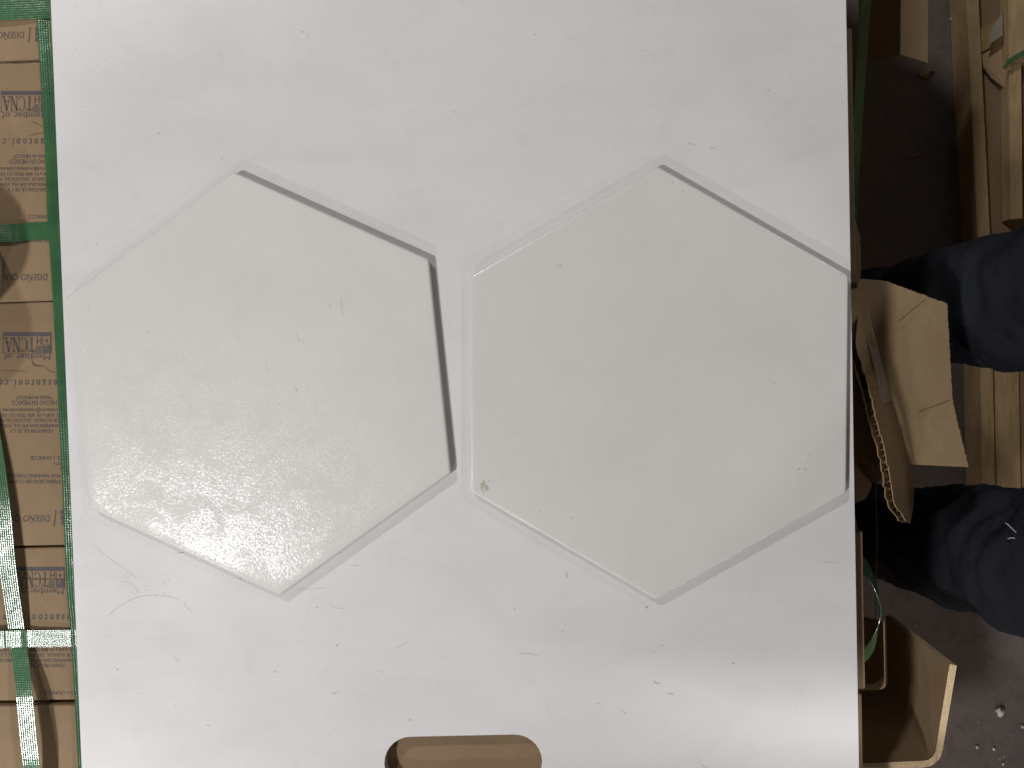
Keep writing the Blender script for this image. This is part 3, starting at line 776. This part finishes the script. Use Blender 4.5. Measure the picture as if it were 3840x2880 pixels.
# unseen stack, added to keep lamp light off the gap and the upper board
ns = root('light_block_stack', (1.45, -.3, FLOOR_Z), 0, 'unseen stack of plain cartons added to block lamp light, right of the crate', 'light blocker')
for i in range(2):
    for j in range(-6, 4):
        for k in range(6 if j in (0, 1) else 4):
            jx, jy = random.uniform(-.008, .008), random.uniform(-.006, .006)
            from_bm('carton', box_bm(1.10 + i * .36 + jx, 1.452 + i * .36 + jx, -.12 + j * .32 + jy, .192 + j * .32 + jy, FLOOR_Z + .001 + k * .311, FLOOR_Z + .309 + k * .311, .004, 2), CARD, ns)
# litter on the floor
def crumb(px, py, r, label, mat=CRUMB, z=None, flat=.6):
    z = FLOOR_Z + .002 if z is None else z
    bm = bmesh.new(); bmesh.ops.create_icosphere(bm, subdivisions=2, radius=1)
    p = at(px, py, z); R = r * (CAM_Z - z) / F_PX; sd = random.random() * 50
    for v in bm.verts:
        k = 1 + .95 * noise.noise(v.co * 1.7 + Vector((sd, 0, 0)))
        v.co = Vector((v.co.x * R * k * .8, v.co.y * R * k, v.co.z * R * k * flat)) + p + Vector((0, 0, R * flat * .8))
    return tag(from_bm('plaster_crumb', bm, mat, None, True), label, 'crumb', 'plaster crumbs on the concrete floor')
crumb(3746, 2668, 17, 'largest white plaster crumb on the floor at lower right')
crumb(3603, 218, 14, 'dusty grey plaster lump on the floor beside the wooden crate')
for x, y, r, lb in ((3663, 2801, 6, 'small pale crumb left of a group on the floor in the lower right corner'), (3726, 2808, 6, 'small pale crumb below the largest one on the floor'), (3832, 2724, 6, 'small pale crumb at the right photo edge beside the largest one'),
                    (3760, 2865, 5, 'tiny crumb at the bottom edge of the floor at right'), (3728, 2287, 5, 'single pale crumb lying on the floor just below the trouser leg'), (3565, 72, 5, 'left one of two tiny crumbs on the dark floor at the top'), (3582, 65, 4, 'right one of two tiny crumbs on the dark floor at the top'),
                    (3596, 170, 4, 'tiny crumb just above the grey plaster lump'), (3622, 208, 5, 'tiny crumb touching the crate beside the grey plaster lump'), (3620, 280, 6, 'small crumb below the grey plaster lump by the crate')):
    crumb(x, y, r, lb)
tag(sheet('cardboard_chip', [at(3436, 262, -.742), at(3456, 288, -.742), at(3482, 292, -.742), at(3488, 262, -.738), at(3503, 238, -.734), at(3482, 252, -.742), at(3462, 270, -.742)], .003, CARD), 'small bent chip of cardboard on the floor below the roof shaped protector', 'cardboard')
tag(sheet('wood_splinter', [at(3402, 590, -.745), at(3440, 575, -.745), at(3466, 548, -.745), at(3468, 558, -.745), at(3440, 586, -.745)], .004, m_plain('pale_splinter', (.3, .2, .11), .8)), 'pale wood splinter on the dark floor right of the board', 'splinter')

# ------------------------------------------------------------------ the person standing at the right
def skin_mesh(name, joints, bones, mat, parent=None, rootj=0, sub=2, fold=0.0):
    """joints: {key: (pos, radius)}; one continuous skinned surface."""
    keys = list(joints); idx = {k: i for i, k in enumerate(keys)}
    me = bpy.data.meshes.new(name)
    me.from_pydata([joints[k][0] for k in keys], [(idx[a], idx[b]) for a, b in bones], []); me.update()
    o = bpy.data.objects.new('t', me); COL.objects.link(o)
    sk = o.modifiers.new('s', 'SKIN'); sk.use_smooth_shade = True
    for k in keys:
        r = joints[k][1]; d = me.skin_vertices[0].data[idx[k]]; d.radius = r if isinstance(r, tuple) else (r, r); d.use_root = (idx[k] == rootj)
    sb = o.modifiers.new('u', 'SUBSURF'); sb.levels = sub; sb.render_levels = sub
    dg = bpy.context.evaluated_depsgraph_get(); res = bpy.data.meshes.new_from_object(o.evaluated_get(dg))
    bpy.data.objects.remove(o); res.name = name; res.materials.clear()
    if fold:
        nn = [v.normal.copy() for v in res.vertices]
        for v, n_ in zip(res.vertices, nn):
            p = v.co
            f = noise.noise(Vector((p.x * 14, p.y * 14, p.z * 34 + 6 * noise.noise(p * 9)))) + .6 * noise.noise(p * 40)
            v.co = p + n_ * fold * f
        res.update()
    res.shade_smooth()
    return link(name, res, mat, parent)
PX = 0.475
person = root('person', (PX, -0.06, FLOOR_Z), 0, 'person in dark blue jeans standing right of the board, only legs in view', 'person')
Lh = {  # y centre per level for the two legs
    'a': (0.066, 0.066, 0.070, 0.078), 'b': (-0.172, -0.186, -0.222, -0.235)}
J = {'pel': ((PX + .05, -.055, .20), (.13, .10))}
Bn = []
for k, (yk, y0, y1, y2) in Lh.items():
    J[k + 'h'] = ((PX + .04, yk * .9 - .006, .12), .088)
    J[k + 't'] = ((PX + .01, yk, -.06), .080); J[k + 'k'] = ((PX - .012, y0, -.20), .072)
    J[k + 'c'] = ((PX - .002, y1, -.44), .066); J[k + 'a'] = ((PX - .002, y2, -.70), .068)
    Bn += [('pel', k + 'h'), (k + 'h', k + 't'), (k + 't', k + 'k'), (k + 'k', k + 'c'), (k + 'c', k + 'a')]
skin_mesh('jeans', J, Bn, DENIM, person, 0, 4, 0.0085)
# shirt: torso leaning over the board, arms hanging at the sides
J = {'waist': ((PX + .055, -.06, .20), (.185, .10)), 'belly': ((PX + .05, -.06, .36), (.18, .105)), 'chest': ((PX + .0, -.055, .56), (.17, .11)), 'neck': ((PX - .04, -.055, .68), .06)}
Bn = [('waist', 'belly'), ('belly', 'chest'), ('chest', 'neck')]
for s_, k in ((1, 'a'), (-1, 'b')):
    J[k + 's'] = ((PX - .015, -.055 + s_ * .18, .62), .058); J[k + 'e'] = ((PX + .05, -.055 + s_ * .265, .37), .050); J[k + 'w'] = ((PX + .035, -.055 + s_ * .275, .14), .038)
    Bn += [('chest', k + 's'), (k + 's', k + 'e'), (k + 'e', k + 'w')]
skin_mesh('shirt', J, Bn, SHIRT, person, 0, 3, 0.004)
# body: head, neck, trunk, limbs and hands in one surface
J = {'pel': ((PX + .05, -.055, .20), .09), 'bel': ((PX + .05, -.055, .36), .09), 'che': ((PX, -.055, .56), .09), 'nec': ((PX - .045, -.055, .70), .052), 'jaw': ((PX - .085, -.055, .775), .062), 'hea': ((PX - .10, -.055, .85), (.082, .095)), 'top': ((PX - .10, -.055, .915), .055),
     'nose': ((PX - .195, -.055, .80), .014)}
Bn = [('pel', 'bel'), ('bel', 'che'), ('che', 'nec'), ('nec', 'jaw'), ('jaw', 'hea'), ('hea', 'top'), ('jaw', 'nose')]
for s_, k in ((1, 'a'), (-1, 'b')):
    yk, y0, y1, y2 = Lh[k]
    J[k + 't'] = ((PX + .01, yk, -.06), .06); J[k + 'k'] = ((PX - .012, y0, -.20), .05); J[k + 'c'] = ((PX - .002, y1, -.44), .045); J[k + 'an'] = ((PX - .002, y2, -.69), .036); J[k + 'to'] = ((PX - .12, y2 + s_ * .02, -.72), .024)
    J[k + 's'] = ((PX - .015, -.055 + s_ * .18, .62), .045); J[k + 'e'] = ((PX + .05, -.055 + s_ * .265, .37), .038); J[k + 'w'] = ((PX + .03, -.055 + s_ * .275, .11), .025); J[k + 'p'] = ((PX + .015, -.055 + s_ * .275, .045), (.016, .034))
    Bn += [('pel', k + 't'), (k + 't', k + 'k'), (k + 'k', k + 'c'), (k + 'c', k + 'an'), (k + 'an', k + 'to'), ('che', k + 's'), (k + 's', k + 'e'), (k + 'e', k + 'w'), (k + 'w', k + 'p')]
    pb = Vector(J[k + 'p'][0])
    for q, (dx, l) in enumerate(((-.030, .88), (-.010, 1.0), (.010, .95), (.029, .76))):
        a = pb + Vector((dx, 0, -.022 - .004 * l)); b = a + Vector((-.004, -s_ * .006, -.036 * l)); c_ = b + Vector((-.010, -s_ * .014, -.028 * l))
        for nm, p_, r_ in (('1', a, .0095), ('2', b, .0085), ('3', c_, .0075)): J[k + 'f%d' % q + nm] = (tuple(p_), r_)
        Bn += [(k + 'p', k + 'f%d1' % q), (k + 'f%d1' % q, k + 'f%d2' % q), (k + 'f%d2' % q, k + 'f%d3' % q)]
    J[k + 'h1'] = ((pb.x - .036, pb.y - s_ * .012, pb.z + .022), .0115); J[k + 'h2'] = ((pb.x - .052, pb.y - s_ * .022, pb.z - .016), .0095)
    Bn += [(k + 'w', k + 'h1'), (k + 'h1', k + 'h2')]
skin_mesh('body', J, Bn, SKIN, person, 0, 2)
hb = bmesh.new(); bmesh.ops.create_uvsphere(hb, u_segments=24, v_segments=14, radius=1)
for v in hb.verts:
    c = v.co.copy(); k = 1 + .05 * noise.noise(c * 4)
    v.co = Vector((PX - .085 + c.x * .108 * k, -.055 + c.y * .094 * k, .873 + max(c.z, -.35) * .098 * k))
from_bm('hair', hb, HAIR, person, True)
for s_, k in ((1, 'a'), (-1, 'b')):
    y2 = Lh[k][3]; bm = bmesh.new(); bmesh.ops.create_uvsphere(bm, u_segments=20, v_segments=12, radius=1)
    for v in bm.verts:
        c = v.co; v.co = Vector((PX - .065 + c.x * .14, y2 + s_ * .012 + c.y * (.046 - .008 * c.x), FLOOR_Z + max(0.0, .05 + c.z * (.055 - .022 * max(0, -c.x)))))
    from_bm('shoe', bm, SHOE, person, True)
# frayed pale thread on the trouser leg
tz = -.10
th = []
for q in (((3773, 1963), (3782, 1968), (3800, 1986), (3822, 2008), (3838, 2024)), ((3781, 2020), (3796, 2017), (3812, 2020), (3828, 2024))):
    up = [at(x, y - 2.2 + random.uniform(-.8, .8), tz) for x, y in q]; dn = [at(x, y + 2.2 + random.uniform(-.8, .8), tz) for x, y in q]
    th.append((up, dn))
V, Fc = [], []
for up, dn in th:
    n = len(up); b = len(V); V += up + dn + [p - Vector((0, 0, .0012)) for p in up + dn]
    for i in range(n - 1):
        Fc += [[b + i, b + i + 1, b + n + i + 1, b + n + i], [b + 2 * n + i, b + 3 * n + i, b + 3 * n + i + 1, b + 2 * n + i + 1], [b + i, b + 2 * n + i, b + 2 * n + i + 1, b + i + 1], [b + n + i, b + n + i + 1, b + 3 * n + i + 1, b + 3 * n + i]]
tag(obj('thread', V, Fc, m_plain('pale_thread', (.42, .40, .37), .9)), 'pale frayed thread clinging to the lower trouser leg', 'thread')
